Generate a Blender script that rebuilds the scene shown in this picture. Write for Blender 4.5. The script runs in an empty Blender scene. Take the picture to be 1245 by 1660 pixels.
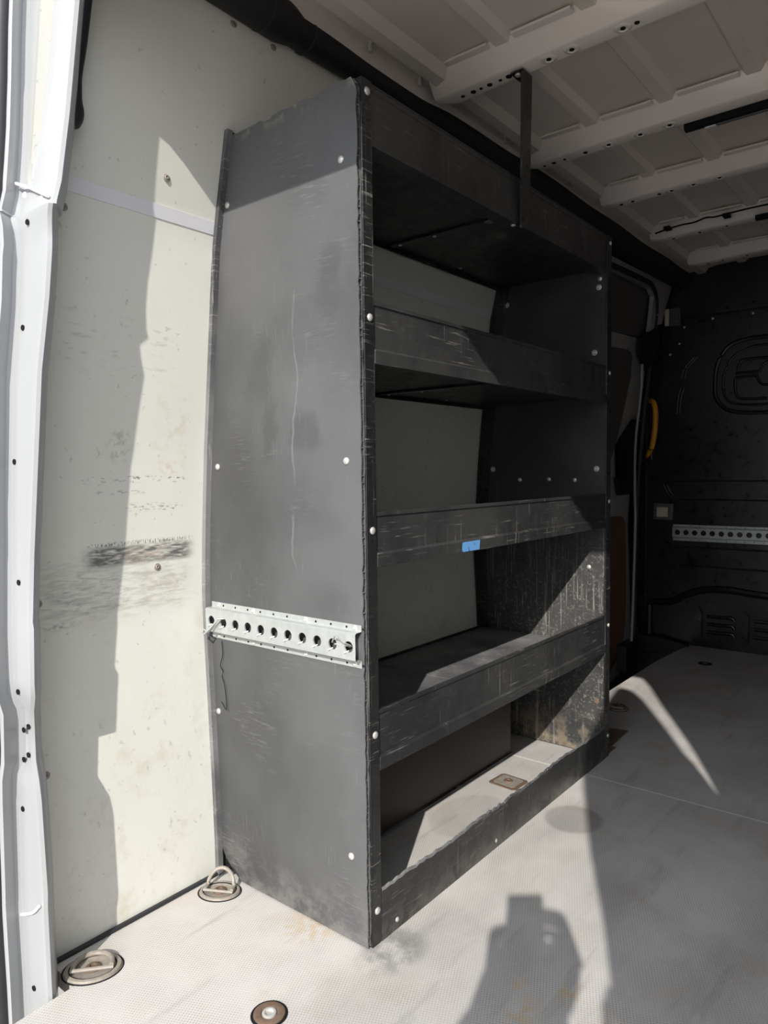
import bpy, bmesh, math, random
from mathutils import Vector, Matrix
random.seed(7)
S = bpy.context.scene
COL = S.collection

# ------------------------------------------------------------------ camera
def cam_setup():
    y, p, r = [math.radians(a) for a in (38.9267, -3.2329, -0.6931)]
    fw = Vector((-math.sin(y)*math.cos(p), math.cos(y)*math.cos(p), math.sin(p)))
    rt = Vector((math.cos(y), math.sin(y), 0)); up = rt.cross(fw)
    rt2 = math.cos(r)*rt + math.sin(r)*up; up2 = -math.sin(r)*rt + math.cos(r)*up
    cd = bpy.data.cameras.new('camera'); co = bpy.data.objects.new('camera', cd); COL.objects.link(co)
    m = Matrix((rt2, up2, -fw)).transposed().to_4x4(); m.translation = Vector((1.2864, -0.9871, 0.9))
    co.matrix_world = m
    cd.sensor_fit = 'HORIZONTAL'; cd.sensor_width = 36; cd.lens = 1163.45*36/1245
    cd.clip_start = 0.01; cd.clip_end = 200
    S.camera = co
cam_setup()

# ------------------------------------------------------------------ light
W = bpy.data.worlds.new('sky'); S.world = W; W.use_nodes = True
bg = W.node_tree.nodes['Background']
bg.inputs[0].default_value = (0.87, 0.92, 1.0, 1); bg.inputs[1].default_value = 2.45
SUN_DIR = Vector((-0.50, 1.0, -0.70))
sl = bpy.data.lights.new('sun', 'SUN'); so = bpy.data.objects.new('sun', sl); COL.objects.link(so)
sl.energy = 5.9; sl.color = (1.0, 0.955, 0.89); sl.angle = math.radians(0.55)
so.rotation_euler = SUN_DIR.to_track_quat('-Z', 'Y').to_euler(); so.location = (3, -6, 5)
S.view_settings.view_transform = 'Standard'; S.view_settings.look = 'None'
S.view_settings.gamma = 1; S.view_settings.use_curve_mapping = False
S.view_settings.exposure = 0.0

# ------------------------------------------------------------------ material helpers
class NT:
    def __init__(s, name):
        s.m = bpy.data.materials.new(name); s.m.use_nodes = True
        s.t = s.m.node_tree; s.b = s.t.nodes['Principled BSDF']; s.N = s.t.nodes; s.L = s.t.links
        s.tc = s.N.new('ShaderNodeTexCoord')
        s.co = s.tc.outputs['Object']
    def put(s, sock, v):
        if hasattr(v, 'is_linked') or isinstance(v, bpy.types.NodeSocket): s.L.new(v, sock)
        else:
            if isinstance(v, tuple) and len(v) == 3 and sock.type == 'RGBA': v = (*v, 1)
            sock.default_value = v
    def map(s, scale=(1,1,1), rot=(0,0,0), loc=(0,0,0)):
        n = s.N.new('ShaderNodeMapping'); s.L.new(s.co, n.inputs[0])
        n.inputs['Scale'].default_value = scale; n.inputs['Rotation'].default_value = rot; n.inputs['Location'].default_value = loc
        return n.outputs[0]
    def noise(s, scale, detail=4, rough=.55, vec=None, dist=0):
        n = s.N.new('ShaderNodeTexNoise'); s.L.new(vec or s.co, n.inputs['Vector'])
        n.inputs['Scale'].default_value = scale; n.inputs['Detail'].default_value = detail
        n.inputs['Roughness'].default_value = rough; n.inputs['Distortion'].default_value = dist
        return n.outputs[0]
    def ramp(s, v, a, b, lo=0., hi=1.):
        n = s.N.new('ShaderNodeMapRange'); n.interpolation_type = 'SMOOTHSTEP'
        s.put(n.inputs[0], v); n.inputs[1].default_value = a; n.inputs[2].default_value = b
        n.inputs[3].default_value = lo; n.inputs[4].default_value = hi
        return n.outputs[0]
    def math(s, op, a, b=0.):
        n = s.N.new('ShaderNodeMath'); n.operation = op; s.put(n.inputs[0], a); s.put(n.inputs[1], b)
        return n.outputs[0]
    def mul(s, a, *bs):
        for b in bs: a = s.math('MULTIPLY', a, b)
        return a
    def mix(s, f, a, b):
        n = s.N.new('ShaderNodeMix'); n.data_type = 'RGBA'
        s.put(n.inputs[0], f); s.put(n.inputs[6], a); s.put(n.inputs[7], b)
        return n.outputs[2]
    def xyz(s):
        n = s.N.new('ShaderNodeSeparateXYZ'); s.L.new(s.co, n.inputs[0]); return n.outputs
    def box(s, v, a, b, e):
        return s.mul(s.ramp(v, a-e, a+e), s.ramp(v, b-e, b+e, 1., 0.))
    def ell(s, u, v, cu, cv, ru, rv, e=.15):
        a = s.math('DIVIDE', s.math('SUBTRACT', u, cu), ru); b = s.math('DIVIDE', s.math('SUBTRACT', v, cv), rv)
        d = s.math('ADD', s.mul(a, a), s.mul(b, b))
        return s.ramp(d, 1-e, 1+e, 1., 0.)
    def streak(s, scale, stretch, rot, lo, hi, detail=3, loc=(0,0,0)):
        return s.ramp(s.noise(scale, detail, .6, s.map(stretch, rot, loc)), lo, hi)
    def bump(s, h, strength, dist=.001):
        n = s.N.new('ShaderNodeBump'); s.put(n.inputs['Height'], h)
        n.inputs['Strength'].default_value = strength; n.inputs['Distance'].default_value = dist
        s.L.new(n.outputs[0], s.b.inputs['Normal'])
    def done(s, col, rough=.5, metal=0., spec=.5, coat=0.):
        s.put(s.b.inputs['Base Color'], col); s.put(s.b.inputs['Roughness'], rough)
        s.b.inputs['Metallic'].default_value = metal; s.b.inputs['Specular IOR Level'].default_value = spec
        s.b.inputs['Coat Weight'].default_value = coat
        return s.m

def plain(name, col, rough=.5, metal=0., spec=.5, coat=0., var=.12, sc=18):
    n = NT(name)
    c2 = tuple(c*(1-var) for c in col)
    return n.done(n.mix(n.noise(sc), c2, tuple(min(1, c*(1+var)) for c in col)), rough, metal, spec, coat)

def black_plastic(name, base, cloud, scratch=0.3, dust=0.2, rough=.5, spec=.5, seed=0., dustz=None):
    n = NT(name)
    off = (seed, seed*1.7, seed*.6)
    c = n.noise(3.2, 5, .6, n.map((1,1,.7), loc=off))
    col = n.mix(n.ramp(c, .38, .68), (base,)*2+(base*1.06,), (cloud,)*3)
    f = n.noise(30, 6, .7, n.map((1,1,1), loc=off))
    col = n.mix(n.mul(n.ramp(f, .55, .75), .35), col, (cloud*1.5,)*3)
    for i, (r, st, sc) in enumerate((((.45,.15,.3), (1,1,18), 9), ((.2,-.6,.3), (14,14,.5), 12), ((0,.05,0), (14,14,.4), 9), ((.9,.5,.2), (1.2,1.2,20), 7), ((-.5,.3,.2), (1,1,22), 14))):
        gate = n.ramp(n.noise(4.5, 3, .6, n.map((1,1,1), loc=(seed+3+i*7, 1+i, 2))), .50, .66)
        sk = n.streak(sc, st, r, .60, .70, 3, (seed*i, i, 0))
        col = n.mix(n.mul(sk, gate, scratch), col, (.34,.33,.31))
    d = n.mul(n.ramp(n.noise(230, 2, .5), .66, .74), n.ramp(n.noise(6,3), .4, .6, .2, 1.))
    col = n.mix(n.mul(d, dust), col, (.40,.38,.34))
    if dustz:
        z = n.xyz()[2]
        g = n.mul(n.ramp(z, dustz[0], dustz[1], 1., 0.), n.ramp(n.noise(25, 5, .7), .35, .62))
        col = n.mix(n.mul(g, dustz[2]), col, (.30,.285,.25))
    n.bump(n.noise(60, 3), .12, .002)
    return n.done(col, n.ramp(f, .3, .7, rough-.08, rough+.1), 0, spec)

M = {}
def panel_plastic():
    n = NT('panel_plastic'); x, y, z = n.xyz()
    # object origin sits at the foot of the unit (x .22)
    col = n.mix(n.ramp(n.noise(2.2, 4, .55, n.map((1,1,.6))), .35, .68), (.054,.055,.057), (.096,.097,.099))
    xw = n.math('ADD', x, n.mul(n.math('SUBTRACT', n.noise(9, 4, .6), .5), .16))
    for (cx, cz, rx, rz, a) in ((-.05,1.11,.03,.05,.55), (-.02,.985,.022,.045,.5), (.14,1.25,.03,.05,.6), (.085,.98,.025,.03,.55), (.045,1.17,.05,.06,.35), (-.13,.90,.05,.06,.4), (.12,.62,.06,.05,.35), (-.06,.33,.08,.07,.35), (.10,.25,.07,.08,.35), (.05,.80,.09,.03,.25)):
        col = n.mix(n.mul(n.ell(xw, z, cx, cz, rx*1.25, rz*1.25, .98), a*.75), col, (.040,.040,.041))
    # long vertical stress crease
    xx = n.math('ADD', n.math('ADD', x, n.mul(n.math('SINE', n.mul(z, 13.)), -.005)), n.mul(n.math('SUBTRACT', n.noise(7, 3, .6), .5), .05))
    col = n.mix(n.mul(n.box(xx, .0445, .0475, .0022), n.box(z, .72, 1.33, .03), n.ramp(n.noise(9,3), .40, .58, .0, .6)), col, (.18,.18,.18))
    # fine rubbed marks and scratches
    for i, (r, st, sc, lo, c, a) in enumerate((((0,.75,0), (1,1,12), 22, .54, .16, .35), ((0,-.2,0), (9,9,.8), 26, .58, .18, .32), ((0,.1,0), (1,1,16), 10, .64, .19, .28), ((0,-.9,0), (1,1,9), 30, .57, .15, .35), ((0,2.3,0), (14,14,.6), 10, .62, .20, .35))):
        gate = n.ramp(n.noise(5, 2, .5, n.map((1,1,1), loc=(i*4.1, 2, i))), .52, .66)
        col = n.mix(n.mul(n.streak(sc, st, r, lo, lo+.1, 4, (i*3.3, i, 0)), gate, a), col, (c,c,c*.98))
    sp = n.ramp(n.noise(300, 2, .5), .69, .77); col = n.mix(n.mul(sp, .2), col, (.3,.3,.29))
    low = n.mul(n.ramp(z, .14, .0), n.ramp(n.noise(18, 6, .7), .42, .62)); col = n.mix(n.mul(low, .28), col, (.26,.245,.22))
    top = n.mul(n.ramp(z, 1.565, 1.598), n.ramp(n.noise(40, 4), .5, .62)); col = n.mix(n.mul(top, .5), col, (.30,.29,.24))
    n.bump(n.math('ADD', n.noise(6, 3), n.mul(n.noise(90, 3), .04)), .35, .008)
    return n.done(col, n.ramp(n.noise(9), .3, .7, .42, .56), 0, .5)
M['panel'] = panel_plastic()
M['farpanel'] = black_plastic('far_panel_plastic', .030, .060, .6, .75, .45, .5, 5, (0, .75, .45))
M['shelf'] = black_plastic('shelf_plastic', .020, .042, .32, .2, .42, .5, 9)
M['kick'] = black_plastic('kick_plastic', .016, .030, .3, .3, .45, .5, 2, (0, .06, .22))
def far_plastic():
    n = NT('far_panel_plastic'); z = n.xyz()[2]
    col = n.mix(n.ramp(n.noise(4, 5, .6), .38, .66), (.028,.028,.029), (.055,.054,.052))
    wear = n.mul(n.ramp(z, .95, .35), n.ramp(n.noise(3.5, 4), .35, .6, .35, 1.))
    sp = n.ramp(n.noise(150, 4, .7), .53, .66); col = n.mix(n.mul(sp, wear, .55), col, (.34,.33,.30))
    for i, (r, st, sc, lo, a) in enumerate((((0,.03,0), (14,14,.35), 9, .56, .8), ((0,-.06,0), (10,10,.25), 6, .58, .7), ((0,-.5,0), (1,16,16), 5, .63, .5), ((0,.35,0), (16,16,.4), 5, .60, .6), ((0,1.1,0), (16,16,.5), 5, .63, .45), ((0,1.57,0), (16,16,.5), 5, .66, .4))):
        g2 = n.ramp(n.noise(4, 2, .5, n.map((1,1,1), loc=(i*2.7, i, 1))), .45, .6)
        sk = n.streak(sc, st, r, lo, lo+.06, 4, (i*3.1, i, i*2)); col = n.mix(n.mul(sk, wear, g2, a), col, (.40,.385,.34))
    low = n.mul(n.ramp(z, .16, .0), n.ramp(n.noise(20,5), .4, .6)); col = n.mix(n.mul(low, .4), col, (.38,.30,.20))
    return n.done(col, .48, 0, .5)
M['farpanel'] = far_plastic()
M['board'] = black_plastic('board_plastic', .09, .22, .6, .9, .5, .5, 11)
M['steel'] = black_plastic('black_upright_steel', .010, .018, .5, .25, .32, .6, 14)
M['core'] = plain('flute_core', (.13,.125,.12), .7)
M['roughcut'] = black_plastic('cut_edge', .06, .20, .9, .9, .7, .3, 4)
M['galv'] = plain('galvanised', (.47,.49,.48), .42, .45, var=.2, sc=60)
M['screw'] = plain('screw_zinc', (.60,.58,.55), .38, .5, var=.15, sc=200)
M['pillar'] = plain('pillar_paint', (.32,.327,.335), .3, spec=.4, var=.02, sc=6)
M['dark'] = plain('dark_hole', (.012,.012,.013), .8, spec=.1)
M['white'] = plain('white_paint', (.80,.815,.83), .28, spec=.5, coat=.3, var=.02, sc=6)
M['strip'] = plain('strip_white', (.66,.66,.69), .4, var=.02)
M['rubber'] = plain('rubber', (.018,.019,.022), .55)
M['duct'] = plain('duct_black', (.008,.008,.010), .6)
M['roof'] = plain('roof_primer', (.62,.56,.52), .38, var=.05, sc=4, coat=.2)
M['rib'] = plain('rib_paint', (.68,.63,.60), .3, var=.05, sc=9, coat=.4)
M['yellow'] = plain('handle_yellow', (.75,.34,.015), .4)
M['doorgrey'] = plain('side_door_paint', (.34,.33,.325), .35, coat=.2)
M['doordark'] = plain('side_door_lining', (.10,.092,.088), .6)
M['wood'] = plain('door_ply', (.16,.075,.042), .6, var=.3, sc=10)
M['rust'] = plain('rusty_steel', (.15,.10,.07), .75, .2, var=.45, sc=90)
M['duststeel'] = plain('dusty_steel', (.30,.27,.23), .65, .3, var=.35, sc=120)
M['lamp'] = plain('lamp_lens', (.55,.52,.38), .3)
M['grey'] = plain('grey_plastic', (.10,.10,.105), .5)
M['partition'] = black_plastic('partition_blue_black', .0050, .009, .02, .008, .34, .6, 20)
M['carpetbox'] = plain('phenolic_dark', (.045,.035,.030), .55, var=.2, sc=150)
M['fabric'] = plain('jacket_cloth', (.04,.05,.08), .85)
M['trousers'] = plain('trouser_cloth', (.03,.03,.035), .9)
M['skin'] = plain('skin', (.55,.33,.24), .55)
M['hair'] = plain('hair', (.03,.02,.015), .6)
M['ground'] = plain('yard_concrete', (.36,.32,.275), .9, var=.2, sc=3)
M['glassgrey'] = plain('door_grey_trim', (.30,.34,.39), .3, coat=.3)

def m_wall():
    n = NT('wall_lining'); x, y, z = n.xyz()
    col = n.mix(n.noise(2.5, 4), (.60,.595,.545), (.67,.665,.615))
    # yellowish grime low down and at mid height
    g = n.mul(n.ramp(n.noise(14, 6, .7), .5, .72), n.ramp(z, 1.1, .2, 0., .55))
    col = n.mix(g, col, (.50,.48,.36))
    def scuff(col, y0, y1, z0, z1, e, amt, st, lo, hi, c=(.06,.06,.058), tilt=0., sc=20):
        zz = n.math('SUBTRACT', z, n.mul(n.math('SUBTRACT', y, y0), tilt)) if tilt else z
        mask = n.mul(n.box(y, y0, y1, .02), n.box(zz, z0, z1, e))
        tex = n.streak(sc, st, (0,0,0), lo, hi, 6)
        return n.mix(n.mul(mask, tex, amt), col, c)
    col = scuff(col, -.278, -.045, .720, .757, .006, .95, (1,1.2,6), .26, .60, (.09,.09,.087), sc=34)
    col = scuff(col, -.20, -.11, .722, .752, .012, .55, (1,1.5,5), .35, .6, (.52,.45,.37), sc=30)
    col = scuff(col, -.275, -.045, .759, .766, .003, .9, (1,2.2,1), .47, .58, (.12,.12,.12), sc=110)
    col = scuff(col, -.37, -.05, .62, .73, .03, .6, (1,1.1,7), .38, .70, (.30,.29,.26), sc=22)
    col = scuff(col, -.34, -.20, .63, .70, .02, .55, (1,1.5,6), .50, .72, (.16,.16,.15), sc=30)
    col = scuff(col, -.17, -.06, .64, .71, .02, .45, (1,2,4), .46, .68, (.45,.36,.27), sc=26)
    col = scuff(col, -.37, -.30, .612, .622, .004, .7, (1,2,5), .45, .65, (.14,.14,.13), sc=40)
    col = scuff(col, -.31, -.05, .884, .897, .004, .85, (1,1,2.2), .54, .66, (.10,.10,.10), sc=75)
    col = scuff(col, -.26, -.15, .862, .869, .003, .7, (1,1,3), .50, .66, (.12,.12,.12), sc=55)
    col = scuff(col, -.19, -.07, .826, .842, .004, .85, (1,1.2,4), .52, .66, (.09,.09,.09), tilt=-.02, sc=70)
    col = scuff(col, -.14, -.05, .94, 1.07, .04, .4, (1,1.5,1.5), .48, .66, (.50,.46,.30), sc=24)
    col = scuff(col, -.235, -.195, .93, .985, .015, .6, (1,2,2), .46, .62, (.33,.32,.22), sc=34)
    col = scuff(col, -.12, -.07, .90, .925, .008, .5, (1,2,2), .44, .6, (.52,.40,.30), sc=34)
    col = scuff(col, -.34, -.10, 1.10, 1.20, .03, .35, (1,1.2,5), .54, .68, (.25,.25,.24), sc=24)
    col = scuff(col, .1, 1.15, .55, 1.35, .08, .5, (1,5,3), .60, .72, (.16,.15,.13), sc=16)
    col = scuff(col, -.36, 0.0, .02, .42, .05, .4, (1,3,1.6), .62, .72, (.25,.25,.21), sc=18)
    f = n.streak(60, (1,1,1), (0,0,0), .68, .74, 2)
    col = n.mix(n.mul(f, .35), col, (.25,.24,.2))
    n.bump(n.math('ADD', n.noise(5, 3), n.mul(n.noise(1.6, 2), 2.5)), .35, .006)
    return n.done(col, n.ramp(n.noise(8), .3, .7, .34, .46), 0, .4)
M['wall'] = m_wall()

def m_floor():
    n = NT('floor_phenolic'); x, y, z = n.xyz()
    base = n.mix(n.ramp(n.noise(2.6, 5, .6), .35, .65), (.42,.405,.40), (.52,.505,.495))
    base = n.mix(n.mul(n.ramp(n.noise(6, 6, .65, dist=.4), .50, .72), .7), base, (.43,.36,.27))
    # paler towards the rear opening and along the shelf
    dz = n.mul(n.ramp(y, 1.3, .2), n.ramp(x, 1.05, .55))
    base = n.mix(n.mul(dz, .6), base, (.53,.505,.47))
    # worn dark swathes
    base = n.mix(n.mul(n.ramp(n.noise(1.7, 4, .6, n.map((1.6,.6,1), loc=(4,2,0))), .50, .66), .35), base, (.22,.21,.20))
    st = n.streak(5, (4,.6,1), (0,0,.7), .56, .70, 5); base = n.mix(n.mul(st, .3), base, (.2,.19,.18))
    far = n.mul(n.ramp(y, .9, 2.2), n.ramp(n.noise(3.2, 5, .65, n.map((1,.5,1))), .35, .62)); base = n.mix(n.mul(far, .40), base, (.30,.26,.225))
    st = n.streak(40, (1,14,1), (0,0,.5), .70, .76, 2); base = n.mix(n.mul(st, .5), base, (.50,.48,.44))
    # small tan stains
    for (cx, cy, r1, r2) in ((.78,.13,.012,.02), (.70,.10,.01,.012), (.74,.04,.015,.03), (.30,.02,.035,.05)):
        base = n.mix(n.mul(n.ell(x, y, cx, cy, r1*1.6, r2*1.6, .9), n.ramp(n.noise(60,3), .4, .6), .7), base, (.48,.36,.23))
    # round damp marks
    base = n.mix(n.mul(n.ell(x, y, .527, .715, .072, .075, .25), .5), base, (.15,.145,.14))
    base = n.mix(n.mul(n.ell(x, y, .300, .57, .085, .13), .18), base, (.14,.14,.14))
    base = n.mix(n.mul(n.ell(x, y, .475, .03, .05, .07, .9), n.ramp(n.noise(20,4), .35, .6), .6), base, (.09,.09,.09))
    # board joint
    j = n.box(y, .9885, .9965, .0012); base = n.mix(n.mul(j, .75), base, (.74,.72,.66))
    # mesh pattern
    k = 2*math.pi/.0052
    u = n.math('ADD', n.mul(x, .906), n.mul(y, .423)); v = n.math('SUBTRACT', n.mul(y, .906), n.mul(x, .423))
    w = n.math('ADD', n.math('SINE', n.mul(u, k)), n.math('SINE', n.mul(v, k)))
    pit = n.ramp(w, -.2, 1.5)
    col = n.mix(n.mul(pit, n.ramp(n.noise(12,3), .3, .7, .22, .5)), base, (.16,.155,.155))
    sp = n.ramp(n.noise(320, 2, .5), .62, .72); col = n.mix(n.mul(sp, .35), col, (.72,.70,.66))
    n.bump(pit, .2, .0005)
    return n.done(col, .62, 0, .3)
M['floor'] = m_floor()

# ------------------------------------------------------------------ mesh helpers
def build(name, bm, mat, parent=None, loc=(0,0,0), smooth=False, bevel=0.):
    """vertices are given in van coordinates; the object's origin goes to loc"""
    base = Vector(loc) if parent is None else Vector(parent['_o'])
    if parent is None: org = Vector(loc)
    bmesh.ops.recalc_face_normals(bm, faces=bm.faces)
    for v in bm.verts: v.co -= base
    me = bpy.data.meshes.new(name); bm.to_mesh(me); bm.free()
    me.materials.append(mat)
    o = bpy.data.objects.new(name, me); COL.objects.link(o)
    if parent is not None: o.parent = parent
    else: o.location = base
    o['_o'] = tuple(base)
    if smooth:
        for p in me.polygons: p.use_smooth = True
        try: me.set_sharp_from_angle(angle=math.radians(38))
        except Exception: pass
    if bevel:
        b = o.modifiers.new('bevel', 'BEVEL'); b.width = bevel; b.segments = 2; b.limit_method = 'ANGLE'
    return o
def thing(name, label, cat, loc, group=None, kind=None):
    o = bpy.data.objects.new(name, None); COL.objects.link(o); o.location = loc; o['_o'] = tuple(loc)
    o.empty_display_size = .05
    return tag(o, label, cat, group, kind)
def tag(o, label=None, cat=None, group=None, kind=None):
    if label: o['label'] = label
    if cat: o['category'] = cat
    if group: o['group'] = group
    if kind: o['kind'] = kind
    return o
def struct(o): o['kind'] = 'structure'; return o
B = bmesh.new
def box(bm, a, b):
    vs = [bm.verts.new((x, y, z)) for x in (a[0], b[0]) for y in (a[1], b[1]) for z in (a[2], b[2])]
    for f in ((0,1,3,2), (4,6,7,5), (0,4,5,1), (2,3,7,6), (0,2,6,4), (1,5,7,3)): bm.faces.new([vs[i] for i in f])
    return bm
def prism(bm, pts, d):
    """polygon of 3-D points extruded by vector d"""
    d = Vector(d); a = [bm.verts.new(Vector(p)) for p in pts]; b = [bm.verts.new(Vector(p)+d) for p in pts]
    bm.faces.new(a); bm.faces.new(b[::-1]); n = len(pts)
    for i in range(n): bm.faces.new((a[i], a[(i+1) % n], b[(i+1) % n], b[i]))
    return bm
def loft(bm, rows, cap=True, close=False):
    R = [[bm.verts.new(p) for p in r] for r in rows]; n = len(R[0])
    for i in range(len(R)-1):
        for j in range(n if close else n-1):
            k = (j+1) % n
            bm.faces.new((R[i][j], R[i][k], R[i+1][k], R[i+1][j]))
    if cap and close:
        bm.faces.new(R[0]); bm.faces.new(R[-1][::-1])
    return bm
def tube(bm, pts, r, seg=8, flat=None, closed=False):
    pts = [Vector(p) for p in pts]; rows = []; n = len(pts)
    rs = r if isinstance(r, (list, tuple)) else [r]*n
    for i, p in enumerate(pts):
        if closed: t = pts[(i+1) % n]-pts[i-1]
        else: t = pts[min(i+1, n-1)]-pts[max(i-1, 0)]
        t.normalize(); ref = Vector((0,0,1)) if abs(t.z) < .9 else Vector((1,0,0))
        if flat is not None: ref = Vector(flat)
        a = t.cross(ref).normalized(); b = a.cross(t).normalized()
        rows.append([p + a*rs[i]*math.cos(q) + b*rs[i]*math.sin(q) for q in [2*math.pi*k/seg for k in range(seg)]])
    if closed: rows.append(rows[0])
    loft(bm, rows, cap=not closed, close=True)
    if closed: bmesh.ops.remove_doubles(bm, verts=bm.verts, dist=1e-6)
    return bm
def smoothpath(pts, k=6):
    P = [Vector(p) for p in pts]; out = []
    for i in range(len(P)-1):
        p0 = P[max(i-1,0)]; p1 = P[i]; p2 = P[i+1]; p3 = P[min(i+2, len(P)-1)]
        for j in range(k):
            t = j/k
            out.append(.5*((2*p1)+(p2-p0)*t+(2*p0-5*p1+4*p2-p3)*t*t+(3*p1-p0-3*p2+p3)*t**3))
    out.append(P[-1]); return out
def lathe(bm, prof, c, axis, seg=20):
    """prof = (radius, height along axis) from centre c"""
    ax = Vector(axis).normalized(); ref = Vector((0,0,1)) if abs(ax.z) < .9 else Vector((1,0,0))
    a = ax.cross(ref).normalized(); b = ax.cross(a).normalized(); c = Vector(c)
    rows = [[c + ax*h + (a*math.cos(q)+b*math.sin(q))*max(r, 1e-5) for q in [2*math.pi*k/seg for k in range(seg)]] for r, h in prof]
    return loft(bm, rows, cap=True, close=True)
DOME = [(.0068,-.001), (.0068,.0008), (.0058,.0022), (.0036,.0032), (.0001,.0036)]
_mesh_cache = {}
def screw(parent, c, axis, r=.0068, kind='dome', mat='screw', name='screw', label=None):
    key = (tuple(axis), r, kind, mat)
    if key not in _mesh_cache:
        bm = B(); s = r/.0068
        if kind == 'dome': lathe(bm, [(a*s, h*s) for a, h in DOME], (0,0,0), axis, 14)
        else:  # dimpled washer with a socket
            lathe(bm, [(.0085*s,-.0005), (.0085*s,.0006), (.0065*s,.0012), (.0052*s,.0002), (.0048*s,.0022), (.0026*s,.0026), (.0022*s,.0008), (.0001,.0006)], (0,0,0), axis, 16)
        bmesh.ops.recalc_face_normals(bm, faces=bm.faces)
        me = bpy.data.meshes.new(name); bm.to_mesh(me); bm.free(); me.materials.append(M[mat])
        for p in me.polygons: p.use_smooth = True
        _mesh_cache[key] = me
    o = bpy.data.objects.new(name, _mesh_cache[key]); COL.objects.link(o)
    o.parent = parent; o.location = Vector(c)-Vector(parent['_o'])
    if label: o['label'] = label
    return o

# ------------------------------------------------------------------ the van body
WZ = [(-.05,0), (0,0), (.05,0), (.23,-.006), (.44,-.015), (.61,-.024), (.75,-.018), (.94,-.004), (1.175,.021), (1.40,.045), (1.452,.059), (1.606,.093), (1.80,.132), (1.86,.145)]
def wx(z):
    for (a, xa), (b, xb) in zip(WZ, WZ[1:]):
        if a <= z <= b: return xa+(xb-xa)*(z-a)/(b-a)
    return WZ[0][1] if z < WZ[0][0] else WZ[-1][1]
WZS = [-.05+.0382*i for i in range(51)]
XC = .81    # centre of the load bay
def side_wall(name, y0, y1, mirror=False, ny=14, z1=1.86):
    bm = B(); f = (lambda x: 2*XC-x) if mirror else (lambda x: x)
    zs = [z for z in WZS if z < z1]+[z1]
    front = [[(f(wx(z)), y0+(y1-y0)*j/ny, z) for j in range(ny+1)] for z in zs]
    t_ = .008 if mirror else -.008
    loft(bm, front); loft(bm, [[(p[0]+t_, p[1], p[2]) for p in r] for r in front])
    # close the rim
    for r in (0, -1):
        loft(bm, [front[r], [(q[0]+t_, q[1], q[2]) for q in front[r]]])
    return struct(build(name, bm, M['wall'], smooth=True))
wall_left = side_wall('wall_left', -.392, 1.60)
wall_right = side_wall('wall_right', -.40, 2.80, mirror=True)

# floor: one board outline with the step-well cut out, 3 cm thick
bm = B()
prism(bm, [(-.03,-.388,0), (.088,-.388,0), (.094,-.50,0), (1.65,-.50,0), (1.65,2.80,0), (.222,2.80,0), (.205,2.60,0), (.19,2.35,0), (.19,1.70,0), (.185,1.62,0), (-.03,1.60,0)], (0,0,-.03))
floor = struct(build('floor', bm, M['floor']))
bm = B(); box(bm, (-.16,1.55,-.30), (.24,2.85,-.28)); box(bm, (.215,1.55,-.30), (.235,2.85,-.031)); box(bm, (-.16,1.55,-.28), (-.05,1.585,-.02)); box(bm, (-.16,2.79,-.28), (.24,2.83,-.0))
struct(build('trim_1', bm, M['duct']))                      # step well
bm = B(); box(bm, (-.03,1.592,-.03), (.185,1.60,-.001)); box(bm, (.19,1.62,-.03), (.195,2.6,-.001))
# rear sill plate
bm2 = B(); box(bm2, (.12,-.56,-.10), (1.67,-.50,-.004)); struct(build('trim_2', bm2, M['grey'], bevel=.004)); bm.free()

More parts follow.
